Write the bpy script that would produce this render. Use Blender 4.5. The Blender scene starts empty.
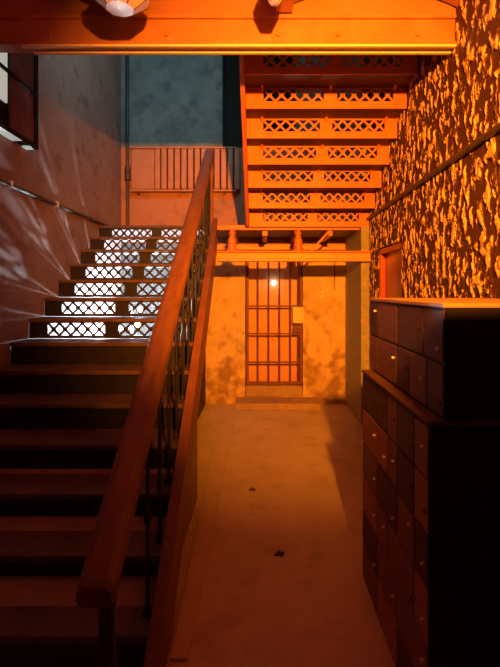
import bpy, math, random
from mathutils import Vector, Matrix
random.seed(7)
C = bpy.context.scene.collection
PI = math.pi

# ------------------------------------------------------------------ materials
def mat(name, c1, c2=None, rough=.6, scale=8.0, stretch=(1,1,1), bump=.2, metal=0.0, lo=.35, hi=.65,
        detail=6, bdist=.01, c3=None, s3=3.0, spec=.5, lo3=.5, hi3=.62, zfade=None):
    m = bpy.data.materials.new(name); m.use_nodes = True
    nt = m.node_tree; n = nt.nodes; L = nt.links
    b = n['Principled BSDF']; b.inputs['Roughness'].default_value = rough; b.inputs['Metallic'].default_value = metal
    b.inputs['Specular IOR Level'].default_value = spec
    tc = n.new('ShaderNodeTexCoord'); mp = n.new('ShaderNodeMapping'); mp.inputs['Scale'].default_value = stretch
    L.new(tc.outputs['Object'], mp.inputs['Vector'])
    nz = n.new('ShaderNodeTexNoise'); nz.inputs['Scale'].default_value = scale; nz.inputs['Detail'].default_value = detail
    nz.inputs['Roughness'].default_value = .65
    L.new(mp.outputs['Vector'], nz.inputs['Vector'])
    rp = n.new('ShaderNodeValToRGB'); rp.color_ramp.elements[0].position = lo; rp.color_ramp.elements[1].position = hi
    rp.color_ramp.elements[0].color = (*c1, 1); rp.color_ramp.elements[1].color = (*(c2 or c1), 1)
    L.new(nz.outputs['Fac'], rp.inputs['Fac'])
    col = rp.outputs['Color']
    if c3:
        n3 = n.new('ShaderNodeTexNoise'); n3.inputs['Scale'].default_value = s3; n3.inputs['Detail'].default_value = 8
        L.new(mp.outputs['Vector'], n3.inputs['Vector'])
        r3 = n.new('ShaderNodeValToRGB'); r3.color_ramp.elements[0].position = lo3; r3.color_ramp.elements[1].position = hi3
        if zfade:                                  # plaster fallen off more often low on the wall
            sp = n.new('ShaderNodeSeparateXYZ'); L.new(tc.outputs['Object'], sp.inputs[0])
            mr = n.new('ShaderNodeMapRange'); mr.inputs[1].default_value = zfade[0]; mr.inputs[2].default_value = zfade[1]
            mr.inputs[3].default_value = .10; mr.inputs[4].default_value = -.09; L.new(sp.outputs[2], mr.inputs[0])
            ad = n.new('ShaderNodeMath'); ad.operation = 'ADD'; L.new(n3.outputs['Fac'], ad.inputs[0]); L.new(mr.outputs[0], ad.inputs[1])
            L.new(ad.outputs[0], r3.inputs['Fac'])
        else: L.new(n3.outputs['Fac'], r3.inputs['Fac'])
        mx = n.new('ShaderNodeMixRGB'); L.new(r3.outputs['Color'], mx.inputs['Fac'])
        L.new(col, mx.inputs['Color1']); mx.inputs['Color2'].default_value = (*c3, 1); col = mx.outputs['Color']
    L.new(col, b.inputs['Base Color'])
    if bump:
        bp = n.new('ShaderNodeBump'); bp.inputs['Strength'].default_value = bump; bp.inputs['Distance'].default_value = bdist
        L.new(nz.outputs['Fac'], bp.inputs['Height']); L.new(bp.outputs['Normal'], b.inputs['Normal'])
    return m

def emit(name, c, s):
    m = bpy.data.materials.new(name); m.use_nodes = True; nt = m.node_tree
    b = nt.nodes['Principled BSDF']; b.inputs['Base Color'].default_value = (.9,.9,.9,1)
    b.inputs['Emission Color'].default_value = (*c, 1); b.inputs['Emission Strength'].default_value = s
    return m

def peel_mat():
    m = bpy.data.materials.new('peeling_plaster'); m.use_nodes = True
    nt = m.node_tree; n = nt.nodes; L = nt.links; b = n['Principled BSDF']; b.inputs['Roughness'].default_value = .75
    tc = n.new('ShaderNodeTexCoord'); mp = n.new('ShaderNodeMapping'); mp.inputs['Scale'].default_value = (1, 1, .5)
    L.new(tc.outputs['Object'], mp.inputs['Vector'])
    a = n.new('ShaderNodeTexNoise'); a.inputs['Scale'].default_value = 18; a.inputs['Detail'].default_value = 4.0
    a.inputs['Roughness'].default_value = .55; a.inputs['Distortion'].default_value = .5
    L.new(mp.outputs['Vector'], a.inputs['Vector'])
    r = n.new('ShaderNodeValToRGB'); e = r.color_ramp.elements
    e[0].position = .525; e[0].color = (.085,.035,.03,1); e[1].position = .56; e[1].color = (.80,.55,.34,1)
    L.new(a.outputs['Fac'], r.inputs['Fac'])
    f = n.new('ShaderNodeTexNoise'); f.inputs['Scale'].default_value = 60; f.inputs['Detail'].default_value = 4
    L.new(tc.outputs['Object'], f.inputs['Vector'])
    fr = n.new('ShaderNodeValToRGB'); fr.color_ramp.elements[0].color = (.55,.5,.45,1); fr.color_ramp.elements[1].color = (1,1,1,1)
    fr.color_ramp.elements[0].position=.35; fr.color_ramp.elements[1].position=.6
    L.new(f.outputs['Fac'], fr.inputs['Fac'])
    mx = n.new('ShaderNodeMixRGB'); mx.blend_type = 'MULTIPLY'; mx.inputs['Fac'].default_value = .8
    L.new(r.outputs['Color'], mx.inputs['Color1']); L.new(fr.outputs['Color'], mx.inputs['Color2'])
    L.new(mx.outputs['Color'], b.inputs['Base Color'])
    h = n.new('ShaderNodeValToRGB'); h.color_ramp.elements[0].position = .50; h.color_ramp.elements[1].position = .63
    L.new(a.outputs['Fac'], h.inputs['Fac'])
    dp = n.new('ShaderNodeDisplacement'); dp.inputs['Midlevel'].default_value = 0; dp.inputs['Scale'].default_value = .013
    L.new(h.outputs['Color'], dp.inputs['Height']); L.new(dp.outputs['Displacement'], n['Material Output'].inputs['Displacement'])
    m.displacement_method = 'BOTH'
    b2 = n.new('ShaderNodeBump'); b2.inputs['Strength'].default_value = .3; b2.inputs['Distance'].default_value = .01
    L.new(f.outputs['Fac'], b2.inputs['Height'])
    L.new(b2.outputs['Normal'], b.inputs['Normal'])
    return m

M = dict(
    peel = peel_mat(),
    floor = mat('worn_concrete_floor', (.54,.46,.34), (.66,.57,.43), rough=.45, scale=2.2, bump=.12, c3=(.42,.35,.26), s3=5, lo3=.55, hi3=.75),
    kerb = mat('kerb_concrete', (.54,.46,.34), (.64,.55,.41), rough=.55, scale=4, bump=.2),
    leftwall = mat('grey_pink_plaster', (.31,.21,.18), (.41,.29,.25), rough=.75, scale=3.0, bump=.35, c3=(.25,.17,.145), s3=6, lo3=.52, hi3=.66),
    back = mat('stained_plaster', (.66,.50,.26), (.84,.66,.36), rough=.8, scale=5, bump=.5, bdist=.02, c3=(.36,.23,.13), s3=6.5, lo3=.46, hi3=.66, zfade=(.25,.9)),
    backup = mat('mottled_teal_plaster', (.20,.26,.265), (.29,.355,.355), rough=.8, scale=4, bump=.4, c3=(.15,.20,.21), s3=6, lo3=.50, hi3=.68),
    pier = mat('flaking_grey_plaster', (.28,.31,.25), (.40,.41,.32), rough=.8, scale=14, bump=.6, c3=(.52,.38,.20), s3=12, lo3=.58, hi3=.64),
    vault = mat('painted_vault', (.36,.17,.10), (.46,.22,.13), rough=.7, scale=2, bump=.12),
    beam = mat('painted_steel_beam', (.40,.18,.09), (.50,.24,.12), rough=.5, scale=6, bump=.12, c3=(.5,.3,.2), s3=9, lo3=.6, hi3=.8),
    cream = mat('cream_paint', (.80,.78,.66), (.90,.88,.78), rough=.5, scale=20, bump=.1),
    orange = mat('orange_iron_paint', (.60,.18,.07), (.70,.24,.10), rough=.45, scale=9, bump=.08, c3=(.5,.16,.08), s3=14, lo3=.62, hi3=.75),
    orangebeam = mat('amber_beam_paint', (.72,.34,.13), (.80,.42,.18), rough=.45, scale=7, bump=.1),
    iron = mat('dark_blue_iron', (.014,.014,.030), (.026,.025,.045), rough=.45, scale=12, bump=.12, metal=.0),
    tread = mat('worn_stone_tread', (.10,.06,.055), (.16,.10,.09), rough=.55, scale=6, bump=.2),
    stringer = mat('brown_red_stringer', (.21,.085,.06), (.29,.12,.08), rough=.5, scale=7, bump=.15),
    wood = mat('handrail_wood', (.17,.08,.065), (.27,.125,.10), rough=.35, scale=5, stretch=(6,1,1), bump=.1),
    bar = mat('rusty_red_iron', (.16,.055,.035), (.24,.085,.05), rough=.55, scale=20, bump=.15),
    inner = mat('ochre_cell_door', (.70,.36,.16), (.80,.43,.20), rough=.45, scale=3, bump=.08),
    lockplate = mat('yellow_lock_plate', (.85,.72,.40), (.92,.80,.48), rough=.5, scale=8, bump=.08),
    lockbody = mat('black_stained_wood', (.010,.008,.012), (.016,.012,.016), rough=.6, scale=6, bump=.1, spec=.2),
    locktop = mat('locker_top_board', (.45,.27,.17), (.55,.34,.22), rough=.5, scale=5, bump=.1),
    door_a = mat('brown_locker_door', (.20,.095,.06), (.28,.13,.085), rough=.65, scale=5, stretch=(1,2,6), bump=.12, spec=.3),
    door_b = mat('dark_locker_door', (.08,.04,.033), (.13,.065,.05), rough=.65, scale=5, stretch=(1,2,6), bump=.12, spec=.3),
    door_c = mat('reddish_locker_door', (.34,.14,.075), (.45,.19,.10), rough=.65, scale=5, stretch=(1,2,6), bump=.12, spec=.3),
    knob = mat('pale_metal_knob', (.75,.72,.68), (.85,.82,.78), rough=.3, metal=.6, bump=0),
    reddoor = mat('red_gloss_door', (.40,.085,.05), (.48,.11,.065), rough=.3, scale=3, bump=.05),
    maroon = mat('maroon_paint', (.12,.03,.024), (.17,.045,.035), rough=.5, scale=5, bump=.05),
    litwall = mat('orange_lit_plaster', (.44,.22,.14), (.54,.28,.18), rough=.75, scale=5, bump=.3, c3=(.3,.16,.11), s3=5, lo3=.55, hi3=.7),  # orange flood light put into the wall colour, up to the beam's shadow edge
    underside = mat('shaded_red_tread', (.06,.018,.01), (.10,.03,.016), rough=.6, scale=8, bump=.1),  # colour darkened to stand in for shade under the upper flight
    black = mat('black_paint', (.006,.006,.007), (.012,.011,.012), rough=.6, scale=9, bump=.05, spec=.2),
    darkpipe = mat('dark_pipe_paint', (.055,.04,.038), (.09,.065,.06), rough=.45, scale=10, bump=.1),
    white = mat('white_glint', (.80,.82,.80), (.90,.91,.88), rough=.45, scale=8, bump=.05),
    slab = mat('door_step_concrete', (.34,.24,.17), (.46,.34,.24), rough=.7, scale=7, bump=.4),
    glassy = mat('frosted_glass', (.72,.68,.62), (.85,.82,.76), rough=.25, scale=6, bump=.2),
    rad = mat('radiator_paint', (.44,.22,.14), (.54,.28,.18), rough=.5, scale=9, bump=.1),
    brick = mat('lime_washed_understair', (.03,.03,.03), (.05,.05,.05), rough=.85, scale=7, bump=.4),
    darkwall = mat('dark_plaster', (.30,.24,.21), (.40,.33,.29), rough=.8, scale=4, bump=.3),
    bulb = emit('cold_white_bulb', (.80,.92,1.0), 6500.0),
    added_glow = emit('pale_added_glow', (.72,.90,.80), .42),  # emission added for the bulb light on the wall cabinet's pale faces
    cellbulb = emit('cell_bulb_glow', (1.0,.95,.9), 6.0),
)

# ------------------------------------------------------------------ mesh builder (world coordinates)
class MB:
    def __init__(s): s.v=[]; s.f=[]
    def add(s, vs, fs):
        o=len(s.v); s.v+= [Vector(p) for p in vs]; s.f += [tuple(i+o for i in f) for f in fs]; return s
    def box(s, x0,x1,y0,y1,z0,z1):
        vs=[(x0,y0,z0),(x1,y0,z0),(x1,y1,z0),(x0,y1,z0),(x0,y0,z1),(x1,y0,z1),(x1,y1,z1),(x0,y1,z1)]
        return s.add(vs, [(3,2,1,0),(4,5,6,7),(0,1,5,4),(1,2,6,5),(2,3,7,6),(3,0,4,7)])
    def obox(s, a, b, w, h, up=(0,0,1)):          # bar from a to b, w across, h along up
        a=Vector(a); b=Vector(b); d=(b-a).normalized(); u=Vector(up); sd=d.cross(u).normalized(); u2=sd.cross(d).normalized()
        vs=[]
        for p in (a,b):
            for i,j in ((-1,-1),(1,-1),(1,1),(-1,1)): vs.append(p+sd*(i*w/2)+u2*(j*h/2))
        return s.add(vs, [(0,1,2,3),(7,6,5,4),(4,5,1,0),(5,6,2,1),(6,7,3,2),(7,4,0,3)])
    def prism(s, pts, axis, a0, a1):              # closed outline extruded along an axis
        def mk(p,a): return {'x':(a,p[0],p[1]),'y':(p[0],a,p[1]),'z':(p[0],p[1],a)}[axis]
        n=len(pts); vs=[mk(p,a0) for p in pts]+[mk(p,a1) for p in pts]
        fs=[tuple(range(n-1,-1,-1)), tuple(range(n,2*n))]+[(i,(i+1)%n,n+(i+1)%n,n+i) for i in range(n)]
        return s.add(vs,fs)
    def tube(s, a, b, r, r2=None, n=10):
        a=Vector(a); b=Vector(b); d=(b-a).normalized(); u=Vector((0,0,1)) if abs(d.z)<.9 else Vector((1,0,0))
        e=d.cross(u).normalized(); g=e.cross(d); r2=r if r2 is None else r2
        vs=[p+ (e*math.cos(2*PI*i/n)+g*math.sin(2*PI*i/n))*q for p,q in ((a,r),(b,r2)) for i in range(n)]
        return s.add(vs,[tuple(range(n-1,-1,-1)),tuple(range(n,2*n))]+[(i,(i+1)%n,n+(i+1)%n,n+i) for i in range(n)])
    def lathe(s, c, prof, n=16, axis='z'):        # prof (r,h)
        c=Vector(c); vs=[]
        for r,h in prof:
            for i in range(n):
                x,y=r*math.cos(2*PI*i/n), r*math.sin(2*PI*i/n)
                p={'z':(x,y,h),'y':(x,h,y),'x':(h,x,y)}[axis]; vs.append(c+Vector(p))
        fs=[]
        for k in range(len(prof)-1):
            for i in range(n): fs.append((k*n+i,k*n+(i+1)%n,(k+1)*n+(i+1)%n,(k+1)*n+i))
        fs+= [tuple(range(n-1,-1,-1)), tuple((len(prof)-1)*n+i for i in range(n))]
        return s.add(vs,fs)
    def build(s, name, m, parent=None, bevel=0, smooth=False):
        root=parent
        while root is not None and root.parent is not None: root=root.parent
        if root is None:
            xs=[p.x for p in s.v]; ys=[p.y for p in s.v]; off=Vector(((min(xs)+max(xs))/2,(min(ys)+max(ys))/2,min(p.z for p in s.v)))
        else: off=Vector(root.location)
        me=bpy.data.meshes.new(name); me.from_pydata([tuple(p-off) for p in s.v],[],s.f); me.update()
        import bmesh
        bm=bmesh.new(); bm.from_mesh(me); bmesh.ops.recalc_face_normals(bm,faces=bm.faces); bm.to_mesh(me); bm.free()
        o=bpy.data.objects.new(name,me); C.objects.link(o); me.materials.append(M[m])
        if root is None: o.location=off
        else: o.parent=parent
        if smooth:
            for p in me.polygons: p.use_smooth=True
        if bevel:
            b=o.modifiers.new('bevel','BEVEL'); b.width=bevel; b.segments=2; b.limit_method='ANGLE'; b.angle_limit=math.radians(40)
        return o

def tag(o,label=None,cat=None,group=None,kind=None):
    if label: o['label']=label
    if cat: o['category']=cat
    if group: o['group']=group
    if kind: o['kind']=kind
    return o
def thing(name,loc,label,cat,group=None):
    o=bpy.data.objects.new(name,None); o.location=loc; o.empty_display_size=.1; C.objects.link(o); return tag(o,label,cat,group)
def struct(name,mb,m,label,cat,parent=None,**k):
    o=mb.build(name,m,parent,**k)
    if parent is None: tag(o,label,cat,None,'structure')
    return o

# ------------------------------------------------------------------ proportions of the place
r, t, D1, D2 = .17, .277, 5.78, 20.5
LW, RW, BK, TOP = -1.95, 1.30, 6.40, 5.6
LAND = 14*r
def dk(k): return (D1+k)*t
def dj(j): return (D2-j)*t
def xr(d): return -.40-.033*(d-1.96)        # right hand edge of the lower flight

# ------------------------------------------------------------------ room shell
struct('floor', MB().box(-2.2,1.6,-1.6,7.1,-.12,0),'floor','worn brown concrete corridor floor, orange lit near the cell gate','floor')
struct('wall_left', MB().box(LW-.2,LW,-1.6,BK+.2,0,TOP),'leftwall','scuffed plaster wall along the left of the stairs','wall')
w=MB(); w.box(RW,RW+.2,-1.6,4.17,0,TOP); w.box(RW,RW+.2,5.0,5.40,0,TOP); w.box(RW,RW+.2,4.17,5.0,2.05,TOP)
ny,nz=280,200                                    # fine skin of the wall where its paint peels
def hole(y,z): return 4.17<y<5.0 and z<2.05
ys=[2.0+3.39*i/ny for i in range(ny+1)]; zs=[1.35+2.35*i/nz for i in range(nz+1)]
vs=[(RW-.001,y,z) for z in zs for y in ys]
w.add(vs,[(a*(ny+1)+q,(a+1)*(ny+1)+q,(a+1)*(ny+1)+q+1,a*(ny+1)+q+1) for a in range(nz) for q in range(ny) if not hole((ys[q]+ys[q+1])/2,(zs[a]+zs[a+1])/2)])
struct('shade_pier', MB().box(.52,RW-.002,.55,.90,0,1.90),'pier','short added pier that shades the near side of the lockers','pier')  # unseen blocker, added to keep the flood off the locker side
struct('wall_right', w,'peel','right wall covered in peeling flakes of pale paint over dark plaster','wall')
struct('trim_1', MB().box(1.2,RW+.2,5.402,BK,0,TOP),'pier','flaking grey plaster pier in the right far corner','pier')
w=MB(); w.box(LW,-.21,BK,BK+.2,0,2.2); w.box(.605,1.5,BK,BK+.2,0,2.2); w.box(-.21,.605,BK,BK+.2,2.12,2.2); w.box(-.21,.605,BK,BK+.2,0,.10)
struct('wall_back', w,'back','stained plaster wall around the barred cell doorway','wall')
struct('trim_3', MB().box(LW,1.5,BK,BK+.2,2.2,3.60),'litwall','lower wall behind the landing radiator with orange light put in its colour','wall')
w=MB(); w.box(LW,-.53,BK,BK+.2,3.6,TOP); w.box(.5,1.5,BK,BK+.2,3.6,TOP); w.box(-.53,.5,BK,BK+.2,5.0,TOP)
struct('wall_upper', w,'backup','mottled teal plaster wall above the stair landing','wall')
struct('wall_rear', MB().box(-2.2,1.6,-1.8,-1.6,0,TOP),'black','dark plaster wall behind the viewer','wall')
struct('wall_cell', MB().box(-.4,.8,6.95,7.05,0,2.4),'darkwall','dark wall at the back of the cell recess','wall')
# dark window over the landing
wi=struct('window_1', MB().box(-.53,.5,BK+.12,BK+.16,3.60,5.0),'black','tall dark window above the landing','window')
f=MB(); f.box(-.53,-.50,BK+.04,BK+.12,3.60,5.0); f.box(.47,.5,BK+.04,BK+.12,3.60,5.0); f.box(-.5,.47,BK+.04,BK+.12,3.60,3.64); f.box(-.03,0,BK+.05,BK+.12,3.64,5.0)
f.build('window_frame','black',wi)
# ceiling: upper slab, three brick barrel vaults, closing ceiling of the stairwell
c=MB(); edges=[-2.0,-.95,.16,RW]
for a,b in zip(edges[:-1],edges[1:]):
    n=20; pts=[]
    for i in range(n+1):
        u=i/n; pts.append((a+(b-a)*u, 3.46+.135*math.sin(PI*u)**.85 if 0<u<1 else 3.46))
    pts += [(b,3.74),(a,3.74)]
    c.prism(pts,'y',-1.6,2.995)
struct('ceiling', c,'vault','shallow painted barrel vaults over the corridor','ceiling')
struct('ceiling_upper', MB().box(-2.2,1.6,-1.6,BK+.2,TOP,TOP+.1),'darkwall','high ceiling over the stairwell','ceiling')
struct('floor_upper', MB().box(-1.95,RW,-1.6,3.14,3.75,3.90),'darkwall','upper storey floor edge above the vaults','floor')

# jack arch joists
for x,l in ((-.95,'narrow steel joist between the left and middle ceiling vaults'),(.16,'narrow steel joist between the middle and right ceiling vaults')):
    MBj=MB().box(x-.055,x+.055,-1.6,2.99,3.425,3.445); MBj.box(x-.012,x+.012,-1.6,2.99,3.445,3.50)
    tag(MBj.build('ceiling_joist','beam'),l,'beam','joists carrying the ceiling vaults')

# cross beam
th=thing('ceiling_beam',(-.3,3.05,3.21),'broad painted steel beam spanning the ceiling in front of the stairwell','beam')
MB().box(LW,RW,3.0,3.115,3.222,3.245).build('lower_flange','beam',th,bevel=.004)
MB().box(LW,RW,3.03,3.085,3.245,3.40).build('web','beam',th)
MB().box(LW,RW,3.005,3.11,3.40,3.425).build('upper_flange','beam',th,bevel=.004)
MB().box(LW,RW,3.02,3.09,3.425,3.75).build('infill_wall','vault',th)
for a,b,x0 in ((3.0,3.03,-1.58),(3.085,3.115,-1.54)):
    tag(MB().box(x0,RW,a,b,3.208,3.222).build('cream_strip','cream',th,bevel=.003),'cream painted strip under the beam')
for x in (-1.4,-.62,.12,.52,1.05):
    MB().lathe((x,3.03,3.30),[(.0,-.018),(.012,-.016),(.016,-.006),(.016,0)],12,'y').build('rivet','beam',th)

# faceted ceiling lamp shade
def lamp(x,y,z,rad,label):
    th=thing('ceiling_lamp',(x,y,z),label,'lamp','faceted ceiling lamps')
    MB().lathe((x,y,z),[(.0,0),(rad*.42,.004),(rad*.95,.085),(rad,.13),(rad*.7,.19),(rad*.3,.21)],8).build('lamp_shade','glassy',th)
    e=MB()
    for i in range(8):
        a=2*PI*i/8; p=[(x+q*math.cos(a),y+q*math.sin(a),z+h) for q,h in ((rad*.42,.003),(rad*.95,.085),(rad,.13))]
        e.tube(p[0],p[1],.004,n=6); e.tube(p[1],p[2],.004,n=6)
    e.build('rib','darkpipe',th)
    MB().lathe((x,y,z+.21),[(rad*.3,0),(.03,.03),(.012,.05),(.012,3.45-z-.21 if 3.45-z-.21>.06 else .06)],12).build('stem','darkpipe',th)
lamp(-.80,2.60,3.20,.19,'pale faceted glass lamp shade on the ceiling at upper left')
lamp(.085,2.60,3.235,.075,'small pale glass lamp on the ceiling joist at top centre')

# ------------------------------------------------------------------ perforated riser
def lattice(mb,x0,x1,z0,z1,y0,y1,n):
    p=(x1-x0)/n; h=z1-z0; ym=(y0+y1)/2; th=y1-y0
    for i in range(n):
        a=x0+i*p
        for s in (0,1):
            A=Vector((a+(p if s else 0),ym,z0)); B=Vector((a+(0 if s else p),ym,z1))
            mb.obox(A,B,.0185,th*(.92+.08*s),up=(0,1,0))
        mb.tube((a+p/2,y0-.001,(z0+z1)/2),(a+p/2,y1+.001,(z0+z1)/2),.020,n=10)
def riser(x0,x1,panels,z0,z1,y0,y1,lz0,lz1,n=5):
    mb=MB(); xs=[x0]+[q for p in panels for q in p]+[x1]
    mb.box(x0,x1,y0,y1,z0,lz0); mb.box(x0,x1,y0,y1,lz1,z1)
    for a,b in zip(xs[0::2],xs[1::2]): mb.box(a,b,y0,y1,lz0,lz1)
    for a,b in panels: lattice(mb,a,b,lz0,lz1,y0+.001,y1-.001,n)
    return mb

# lower flight
th=thing('lower_staircase',(-1.2,1.95,0),'dark lower stair flight with pierced iron risers rising along the left wall','staircase')
for k in range(1,15):
    d=dk(k); X=xr(d)-.042
    o=riser(LW+.002,X,[(-1.79,-1.31),(-1.19,-.66)] if k>7 else [],(k-1)*r+ (0 if k==1 else .002),k*r-.03,d+.022,d+.034,(k-1)*r+.026,k*r-.040).build('riser','iron',th)
    if k<14:
        d2=dk(k+1)+.022
        MB().box(LW+.002,X,d,d2,k*r-.03,k*r).build('tread','tread',th,bevel=.005)
    else:
        MB().box(LW+.002,X,d,d+.03,k*r-.03,k*r).build('tread','tread',th,bevel=.005)
# stringer: cut plate along the open side
pts=[]
for s in (1,):
    for k in range(0,15):
        pass
def sloped(zo, k): return (dk(k), k*r+zo)
mb=MB()
k0,k1=.0,14.1
a0,a1=dk(k0),dk(k1)
for (zt,zb,th_,xo) in ((.055,-.30,.036,0),(.075,.050,.06,.006)):
    outline=[(a0,max(0,k0*r+zt)),(a1,k1*r+zt),(a1,k1*r+zb),(dk(max(0,-zb/r)),0.0),(a0,0.0)] if zb<0 else [(a0,k0*r+zt),(a1,k1*r+zt),(a1,k1*r+zb),(a0,k0*r+zb)]
    n=len(outline); vs=[(xr(y)+xo-th_,y,z) for y,z in outline]+[(xr(y)+xo,y,z) for y,z in outline]
    mb.add(vs,[tuple(range(n-1,-1,-1)),tuple(range(n,2*n))]+[(i,(i+1)%n,n+(i+1)%n,n+i) for i in range(n)])
mb.build('stringer','stringer',th,bevel=.004)
# wall below the first steps and the partition added to stop light spilling out
outline=[(dk(1)+.05,0),(3.50,0),(3.50,(3.50/t-D1-1)*r-.06),(dk(1)+.05,.0+.10)]
struct('wall_understair', MB().prism(outline,'x',LW+.004,xr(3.5)-.03),'darkwall','masonry closing the space below the first steps','wall')
outline=[(3.505,0),(BK-.002,0),(BK-.002,LAND-.13),(dk(14)-.02,LAND-.13-.10),(3.505,(3.505/t-D1-1)*r-.06)]
struct('wall_spill_block', MB().prism(outline,'x',-.80,-.765),'brick','partition added under the stairs to keep white light off the corridor','wall')
struct('added_backing', MB().prism([(3.502,0),(3.80,0),(3.80,(3.80/t-D1-1)*r-.06),(3.502,(3.502/t-D1-1)*r-.06)],'x',LW+.004,-.802),'black','black backing added behind the lower risers to keep them dark','wall')  # added so no bulb light gets through to the lowest risers
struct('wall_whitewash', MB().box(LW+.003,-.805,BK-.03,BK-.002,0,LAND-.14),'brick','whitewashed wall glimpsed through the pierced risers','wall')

# railing of the lower flight
th=thing('stair_railing',(-.5,1.4,0),'brown wooden handrail on thin iron balusters beside the lower stair flight','railing')
def rx(d): return -.475-.030*(d-1.32)
def rz(d): return .90+(d/t-D1)*r
a,b=1.30,5.47
# shaped handrail profile swept along the slope
prof=[(-.052,-.030),(.052,-.030),(.060,-.008),(.054,.018),(.030,.034),(-.030,.034),(-.054,.018),(-.060,-.008)]
vs=[]; n=len(prof)
for d in (a,a+.02,2.3,3.4,4.4,b-.02,b):
    sc=.86 if d in (a,b) else 1
    for p,q in prof: vs.append((rx(d)+p*sc,d,rz(d)+q*sc))
fs=[tuple(range(n-1,-1,-1)),tuple(range(6*n,7*n))]
for i in range(6):
    for j in range(n): fs.append((i*n+j,i*n+(j+1)%n,(i+1)*n+(j+1)%n,(i+1)*n+j))
MB().add(vs,fs).build('handrail','wood',th,bevel=.004)
vs2=[]
MB().obox((rx(a+.03),a+.03,rz(a+.03)-.045),(rx(b-.03),b-.03,rz(b-.03)-.045),.035,.012).build('rail_strap','iron',th)
d=1.42
MB().lathe((rx(d),d,0),[(.05,0),(.05,.08),(.030,.11),(.024,.2),(.030,.42),(.024,.6),(.034,.66),(.028,rz(d)-.05)],14).build('newel_post','iron',th,smooth=False)
d=5.44
MB().lathe((rx(d)+.02,d,LAND-.10),[(.035,0),(.035,.10),(.022,.14),(.02,.6),(.03,.72),(.02,.9),(.02,rz(d)-LAND+.06)],12).build('newel_post','stringer',th)
for k in range(1,14):
    d=dk(k)+.13
    m=MB(); m.tube((rx(d),d,k*r-.0),(rx(d),d,rz(d)-.05),.0095,n=8); m.lathe((rx(d),d,k*r),[(.022,0),(.022,.012),(.012,.03)],10); m.lathe((rx(d),d,k*r+.42),[(.010,-.03),(.018,-.012),(.018,.012),(.010,.03)],10)
    m.build('baluster','iron',th)

# floor kerb strips along the stringer
for y0,y1,lab in ((1.96,3.492,'low concrete kerb strip on the floor beside the lower steps'),(3.504,6.0,'concrete floor strip running back beyond the closed stair base')):
    o=MB().add([(xr(y0)+.012,y0,0),(-.31,y0,0),(-.31,y1,0),(xr(y1)+.012,y1,0)]+[(xr(y0)+.012,y0,.014),(-.314,y0,.014),(-.314,y1,.014),(xr(y1)+.012,y1,.014)],
        [(3,2,1,0),(4,5,6,7),(0,1,5,4),(1,2,6,5),(2,3,7,6),(3,0,4,7)]).build('kerb_strip','kerb',bevel=.003)
    tag(o,lab,'kerb','kerb strips beside the stairs')

# ------------------------------------------------------------------ landing, its beam and upper flight
th=thing('stair_landing',(-.4,5.9,LAND-.12),'stair landing platform joining the two flights at the back wall','landing')
MB().box(LW+.002,1.195,dk(14)+.036,BK-.002,LAND-.05,LAND).build('deck','tread',th)
MB().box(xr(5.48)+.002,1.195,dk(14)-.02,dk(14)+.03,LAND-.06,LAND-.001).build('edge_plate','orange',th,bevel=.003)
for x in (-.33,.06,.45,.85):
    MB().box(x-.03,x+.03,dk(14)+.04,BK-.03,LAND-.12,LAND-.052).build('joist','orange',th)
MB().box(-.745,1.19,BK-.07,BK-.003,2.16,2.235).build('wall_ledger','orangebeam',th,bevel=.004)

th=thing('landing_beam',(.35,5.4,1.93),'orange steel beam with two short posts carrying the landing edge above the cell gate','beam')
MB().box(xr(5.4)+.008,1.295,5.33,5.395,1.965,2.035).build('beam_web','orangebeam',th,bevel=.004)
MB().box(xr(5.4)+.008,1.295,5.30,5.425,1.935,1.963).build('lower_flange','orangebeam',th,bevel=.004)
MB().box(xr(5.4)+.008,1.295,5.30,5.425,2.037,2.058).build('upper_flange','orange',th,bevel=.004)
for x in (-.33,.45):
    MB().lathe((x,5.37,2.058),[(.07,0),(.07,.02),(.055,.03),(.050,.14),(.035,.16),(.030,.19),(.042,.20),(.042,.215),(.028,.23),(.028,.26)],14).build('post','orange',th)
m=MB(); m.obox((.60,5.36,2.06),(.82,5.36,2.30),.02,.02); m.build('brace','orange',th)

th=thing('upper_staircase',(.6,5.4,LAND),'orange painted upper stair flight with pierced risers seen from below','staircase')
X0,X1=-.145,1.292
for j in range(1,10):
    d=dj(j); z=LAND+(j-1)*r
    riser(X0+.02,X1,[(.03,.565),(.68,1.175)],z-.030,z+r,d-.006,d+.006,z+.034,z+r-.030).build('riser','orange',th)
    if j<9: MB().box(X0+.02,X1,dj(j+1)+.007,d-.007,z+r-.016,z+r).build('tread','underside',th)
    # small brackets under each tread
    if j<9:
        for x in (.02,.62,1.18):
            MB().prism([(d-.008,z+r-.017),(d-.06,z+r-.017),(d-.008,z+r-.045)],'x',x-.012,x+.012).build('bracket','orange',th)
def strg(xa,xb,name):
    pts=[(dj(.9),LAND-.0),(dj(9.3),LAND+8.4*r+.0),(dj(9.3),LAND+8.4*r+.33),(dj(.9),LAND+.33)]
    pts=[(dj(.8),LAND+.002),(dj(1.2),LAND-.03),(dj(9.12),LAND+7.92*r-.04),(dj(9.12),LAND+8.12*r+.30),(dj(.8),LAND+.28)]
    return MB().prism(pts,'x',xa,xb).build(name,'orange',th,bevel=.003)
strg(X0-.02,X0+.018,'stringer')

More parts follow.
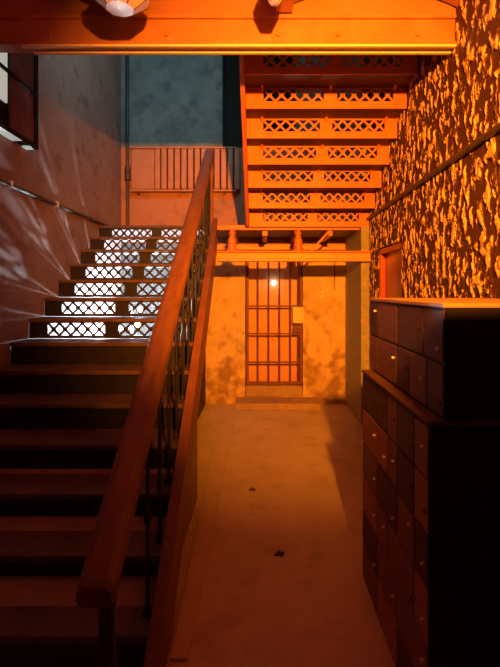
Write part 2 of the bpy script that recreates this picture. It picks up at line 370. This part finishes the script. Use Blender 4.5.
# upper flight's handrail post bottom beside the landing (thin orange post)
# ------------------------------------------------------------------ cell gate
th=thing('cell_gate',(.2,6.42,.25),'rusty red barred cell gate in the back wall doorway','gate')
gx0,gx1,gz0,gz1,gy=-.195,.60,.27,2.08,6.44
f=MB(); f.box(gx0,gx0+.035,gy-.02,gy+.02,gz0,gz1); f.box(gx1-.035,gx1,gy-.02,gy+.02,gz0,gz1); f.box(gx0+.035,gx1-.035,gy-.02,gy+.02,gz0,gz0+.035); f.box(gx0+.035,gx1-.035,gy-.02,gy+.02,gz1-.04,gz1)
f.build('gate_frame','bar',th,bevel=.003)
for px in (258,268.8,279.7,290.5,298.4):
    x=(px-260)/455*gy
    MB().tube((x,gy,gz0+.03),(x,gy,gz1-.03),.009,n=10).build('bar','bar',th)
for py in (306,333.6,362,382):
    z=1.6+(290-py)/455*gy
    MB().box(gx0+.03,gx1-.03,gy-.022,gy-.010,z-.012,z+.012).build('crossbar','bar',th)
tag(MB().box((292.5-260)/455*gy,(303-260)/455*gy,gy-.05,gy-.024,1.6-33/455*gy,1.6-17/455*gy).build('lock_plate','lockplate',th,bevel=.004),'yellow square lock plate')
lk=MB().box((293-260)/455*gy,(302-260)/455*gy,gy-.06,gy-.023,1.6-42/455*gy,1.6-35/455*gy).build('lock_box','bar',th,bevel=.004)
MB().lathe((.53,gy-.06,1.6-38.5/455*gy),[(.018,-.012),(.018,0)],12,'y').build('keyhole_boss','darkpipe',lk)
for z in (.55,1.75):
    MB().tube((gx0-.006,gy-.01,z-.05),(gx0-.006,gy-.01,z+.05),.014,n=10).build('hinge','bar',th)
do=struct('door_1', MB().box(-.205,.60,6.66,6.70,.10,2.118),'inner','ochre painted inner cell door behind the barred gate','door')
th=thing('cell_bulb',(.2,6.60,1.70),'small glowing white bulb behind the bars of the cell gate','bulb')
MB().lathe((.2,6.60,1.705),[(.0,-.036),(.02,-.03),(.034,-.012),(.036,.0),(.034,.012),(.02,.03),(.0,.036)],16).build('globe','cellbulb',th,smooth=True)
MB().tube((.2,6.632,1.705),(.2,6.658,1.705),.018,n=12).build('socket','darkpipe',th)
tag(MB().box(-.33,.80,6.02,6.397,0,.095).build('door_step','slab',bevel=.012),'low concrete step in front of the barred cell gate','step')
tag(MB().box(-.205,.60,6.401,6.60,.101,.25).build('door_sill','slab',bevel=.008),'raised sill under the barred cell gate','sill')

for px,py,q,l in ((252,490,.030,'small dark chip of plaster on the floor, the one nearer the cell gate'),(279,554,.036,'small dark chip of plaster on the floor, the one nearer the viewer')):
    d=1.6*455/(py-290); x=(px-260)/455*d
    tag(MB().add([(x-q,d-q*.5,0),(x+q*.6,d-q*.8,0),(x+q,d+q*.4,0),(x-q*.2,d+q,0),(x-q*.5,d-q*.2,.014),(x+q*.4,d-q*.4,.018),(x+q*.5,d+q*.2,.012),(x-q*.1,d+q*.5,.016)],
        [(3,2,1,0),(4,5,6,7),(0,1,5,4),(1,2,6,5),(2,3,7,6),(3,0,4,7)]).build('plaster_chip','darkpipe'),l,'debris')
# wall socket and cable
th=thing('wall_socket',(.865,6.39,1.52),'small pale socket plate on the back wall right of the cell gate','socket')
MB().box(.835,.90,6.385,6.398,1.50,1.585).build('plate','cream',th,bevel=.004)
for x in (.853,.882):
    MB().lathe((x,6.385,1.542),[(.009,-.008),(.009,0)],12,'y').build('switch','darkpipe',th)
tag(MB().tube((1.05,6.396,1.60),(1.05,6.396,2.15),.005,n=6).build('cable','black'),'thin black cable hanging down the back wall by the right corner','cable')

# ------------------------------------------------------------------ side door in the right wall
do=struct('door_2', MB().box(1.37,1.41,4.17,5.0,0,2.05),'reddoor','red door set in the peeling right wall behind the lockers','door')
f=MB(); f.box(1.31,1.368,4.172,4.215,0,2.045); f.box(1.31,1.368,4.955,4.998,0,2.045); f.box(1.31,1.368,4.215,4.955,1.99,2.045)
f.build('door_frame','reddoor',do,bevel=.004)
f=MB(); f.box(1.36,1.369,4.32,4.85,.25,.9); f.box(1.36,1.369,4.32,4.85,1.05,1.88); f.build('door_panel','reddoor',do,bevel=.006)

# ------------------------------------------------------------------ lockers
def cabinet(name,label,x,y0,y1,z0,z1,rows,mats,top):
    th=thing(name,(x+.3,(y0+y1)/2,z0),label,'cabinet')
    MB().box(x,1.27,y0,y1,z0+.001,z1-.016).build('body','lockbody',th)
    MB().box(x-.012,1.27,y0-.003,y1+.003,z1-.015,z1).build('top_board',top,th,bevel=.002)
    zt=z1-.018; h=(zt-z0-.004)/len(rows)
    for i,row in enumerate(rows):
        y=y1; tot=sum(row)
        for q,wd in enumerate(row):
            wd=wd*(y1-y0)/tot; ya,yb=y-wd+.005,y-.005; za,zb=zt-(i+1)*h+.005,zt-i*h-.005
            mt=random.choice(mats); mb=MB(); mb.box(x-.009,x-.0005,ya,yb,za,zb)
            dr=mb.build('door',mt,th,bevel=.003)
            cy,cz=(ya+.025,(za+zb)/2+random.uniform(-.05,.05))
            if random.random()<.5: MB().lathe((x-.009,cy,cz),[(.0,-.016),(.006,-.014),(.008,-.008),(.004,-.003),(.004,0)],10,'x').build('knob','knob',dr)
            else: MB().lathe((x-.009,cy,cz),[(.008,-.003),(.009,0)],10,'x').build('keyhole','black',dr)
            y-=wd
    return th
cabinet('locker_cabinet','upper block of small brown wooden locker doors, stacked on the lower block by right wall',.63,1.54,2.58,1.157,1.555,
    [[.18,.34,.33,.19],[.18,.33,.17,.20,.16]],['door_a','door_b','door_b','door_c'],'locktop')
cabinet('locker_cabinet','lower floor-standing block of brown wooden locker doors, carrying the smaller block',.58,1.55,2.54,0,1.155,
    [[.32,.18,.14,.21,.14],[.32,.18,.14,.21,.14],[.32,.32,.21,.14],[.32,.18,.35,.14],[.32,.32,.35],[.32,.32,.35]],['door_a','door_a','door_b','door_c'],'door_b')

# ------------------------------------------------------------------ pipes and conduits
th=thing('wall_conduit',(LW+.02,3.5,2.4),'dark conduit running level along the left wall above the steps','pipe')
MB().tube((LW+.022,1.2,2.41),(LW+.022,BK-.02,2.41),.018,n=10).build('pipe','darkpipe',th,smooth=False)
for y in (2.4,3.5,4.3,5.2): MB().box(LW+.001,LW+.046,y-.012,y+.012,2.385,2.435).build('clip','white' if y in (3.5,4.3) else 'darkpipe',th)  # two clips whitened to stand in for light catching the conduit
th=thing('wall_conduit',(RW-.02,3.5,2.46),'dark conduit crossing the peeling paint of the right wall','pipe')
MB().tube((RW-.024,.6,2.49),(RW-.024,5.38,2.44),.020,n=10).build('pipe','darkpipe',th)
for y in (2.2,3.2,4.3): MB().box(RW-.048,RW-.001,y-.012,y+.012,2.475-.01*(y-1.8),2.505-.01*(y-1.8)).build('clip','darkpipe',th)
th=thing('corner_pipe',(-1.86,6.33,LAND),'tall thin vertical pipe in the back left corner of the landing','pipe')
MB().tube((-1.84,6.33,LAND),(-1.84,6.33,TOP),.022,n=12).build('pipe','darkpipe',th,smooth=False)
m=MB(); m.lathe((-1.84,6.33,3.22),[(.022,-.10),(.042,-.09),(.042,-.02),(.03,0),(.042,.02),(.042,.09),(.022,.10)],12); m.build('coupling','darkpipe',th)

# radiator on the landing wall
th=thing('radiator',(-1.0,6.33,2.96),'wide painted radiator with vertical slots fixed over the stair landing','radiator')
MB().box(-1.79,-1.47,6.32,6.375,3.0,3.56).build('end_panel','rad',th,bevel=.012)
MB().box(-1.46,-.34,6.377,6.387,3.0,3.56).build('slot_shade','black',th)  # black sheet standing in for the shade inside the slots
x=-1.46
while x<-.34:
    MB().box(x,x+.074,6.30,6.375,3.0,3.56).build('section','rad',th,bevel=.010); x+=.092
MB().box(-1.80,-.33,6.29,6.39,2.965,2.992).build('bottom_rail','rad',th,bevel=.006)
MB().box(-1.80,-.33,6.31,6.38,3.565,3.59).build('top_rail','rad',th,bevel=.006)
for x in (-1.7,-.5):
    MB().box(x-.02,x+.02,6.36,6.399,2.93,2.964).build('wall_bracket','darkpipe',th)

# black framed cabinet high on left wall, glow added to its pale faces
th=thing('wall_cabinet',(LW+.05,3.47,2.77),'black framed red cabinet with a glow added to its pale underside high on the left wall','lamp')  # a cabinet, not a lamp; emission added for the bulb light on it
y0,y1,xf,z0,z1=3.125,3.80,-1.85,2.77,3.60
m=MB(); m.box(xf-.03,xf,y1-.05,y1,z0,z1); m.box(xf-.03,xf,y0,y0+.04,z0,z1); m.box(xf-.012,xf,y0+.04,y1-.05,z0,z0+.035); m.box(xf-.03,xf,y0+.04,y1-.05,3.20,3.225); m.box(xf-.03,xf,y0+.04,y1-.05,z1-.03,z1)
m.build('frame','black',th)
MB().box(LW+.002,xf-.03,y0,y1,z0+.012,z1).build('box','black',th)
MB().box(xf-.029,xf-.012,3.40,y1-.052,z0+.037,3.198).build('red_panel','maroon',th)
MB().box(xf-.029,xf-.012,3.40,y1-.052,3.227,z1-.032).build('red_panel','maroon',th)
tag(MB().box(xf-.029,xf-.015,y0+.042,3.36,2.98,z1-.032).build('pane','added_glow',th),'pale glass pane with added glow')
tag(MB().box(LW+.004,xf-.013,y0+.045,3.57,z0,z0+.011).build('glow_underside','added_glow',th),'white underside with added glow')
tag(MB().box(LW+.004,xf-.034,3.72,y1-.005,z0,z0+.011).build('glow_underside','added_glow',th),'white underside with added glow')

# work lights under the stairs
th=thing('work_light',(-1.6,5.66,0),'bright white work light with three bulbs glaring through the pierced risers','lamp')
MB().tube((-1.6,5.68,0.02),(-1.6,5.68,1.40),.014,n=10).build('pole','darkpipe',th)
MB().lathe((-1.6,5.68,0),[(.15,0),(.15,.015),(.03,.035)],20).build('base','darkpipe',th)
for x,z in ((-1.72,1.13),(-1.51,1.17),(-1.48,1.355)):
    MB().lathe((x,5.60,z),[(.0,-.028),(.016,-.023),(.026,-.010),(.028,0),(.026,.010),(.016,.023),(.0,.028)],16).build('bulb','bulb',th,smooth=True)
    MB().obox((-1.6,5.68,z),(x,5.64,z),.012,.012).build('arm','darkpipe',th)
    MB().tube((x,5.65,z),(x,5.622,z),.018,n=10).build('socket','darkpipe',th)

# ------------------------------------------------------------------ lights
def light(name,kind,loc,col,power,**k):
    l=bpy.data.lights.new(name,kind); l.color=col; l.energy=power
    for a,b in k.items(): setattr(l,a,b)
    o=bpy.data.objects.new(name,l); o.location=loc; C.objects.link(o); return o
def aim(o,target): o.rotation_euler=(Vector(target)-o.location).to_track_quat('-Z','Y').to_euler()
o=light('orange_flood','SPOT',(.42,-.5,2.73),(1.0,.245,.009),2650,shadow_soft_size=.05,spot_size=math.radians(66),spot_blend=1.0); aim(o,(.50,6.4,1.95))
o=light('red_fill','POINT',(-.5,1.95,3.1),(1.0,.085,.075),9,shadow_soft_size=.08)  # added fill for the red tone of shaded surfaces, no fixture here
o=light('upper_window_glow','AREA',(-.6,3.7,4.9),(.55,.80,.84),13,shape='RECTANGLE',size=1.0,size_y=1.0,spread=math.radians(130)); aim(o,(-1.8,6.2,3.7))

w=bpy.data.worlds.new('world'); bpy.context.scene.world=w; w.use_nodes=True
w.node_tree.nodes['Background'].inputs['Color'].default_value=(.02,.03,.04,1); w.node_tree.nodes['Background'].inputs['Strength'].default_value=.3

# ------------------------------------------------------------------ camera
cd=bpy.data.cameras.new('camera'); cam=bpy.data.objects.new('camera',cd); C.objects.link(cam)
cam.location=(0,0,1.6); cam.rotation_euler=(PI/2,0,0)
cd.sensor_width=36; cd.lens=455/667*36; cd.shift_x=(250-260)/667; cd.shift_y=-(333.5-290)/667; cd.clip_start=.02
S=bpy.context.scene; S.camera=cam
S.view_settings.view_transform='Standard'; S.view_settings.look='None'; S.view_settings.gamma=1; S.view_settings.exposure=0
try: S.view_settings.use_curve_mapping=False
except Exception: pass
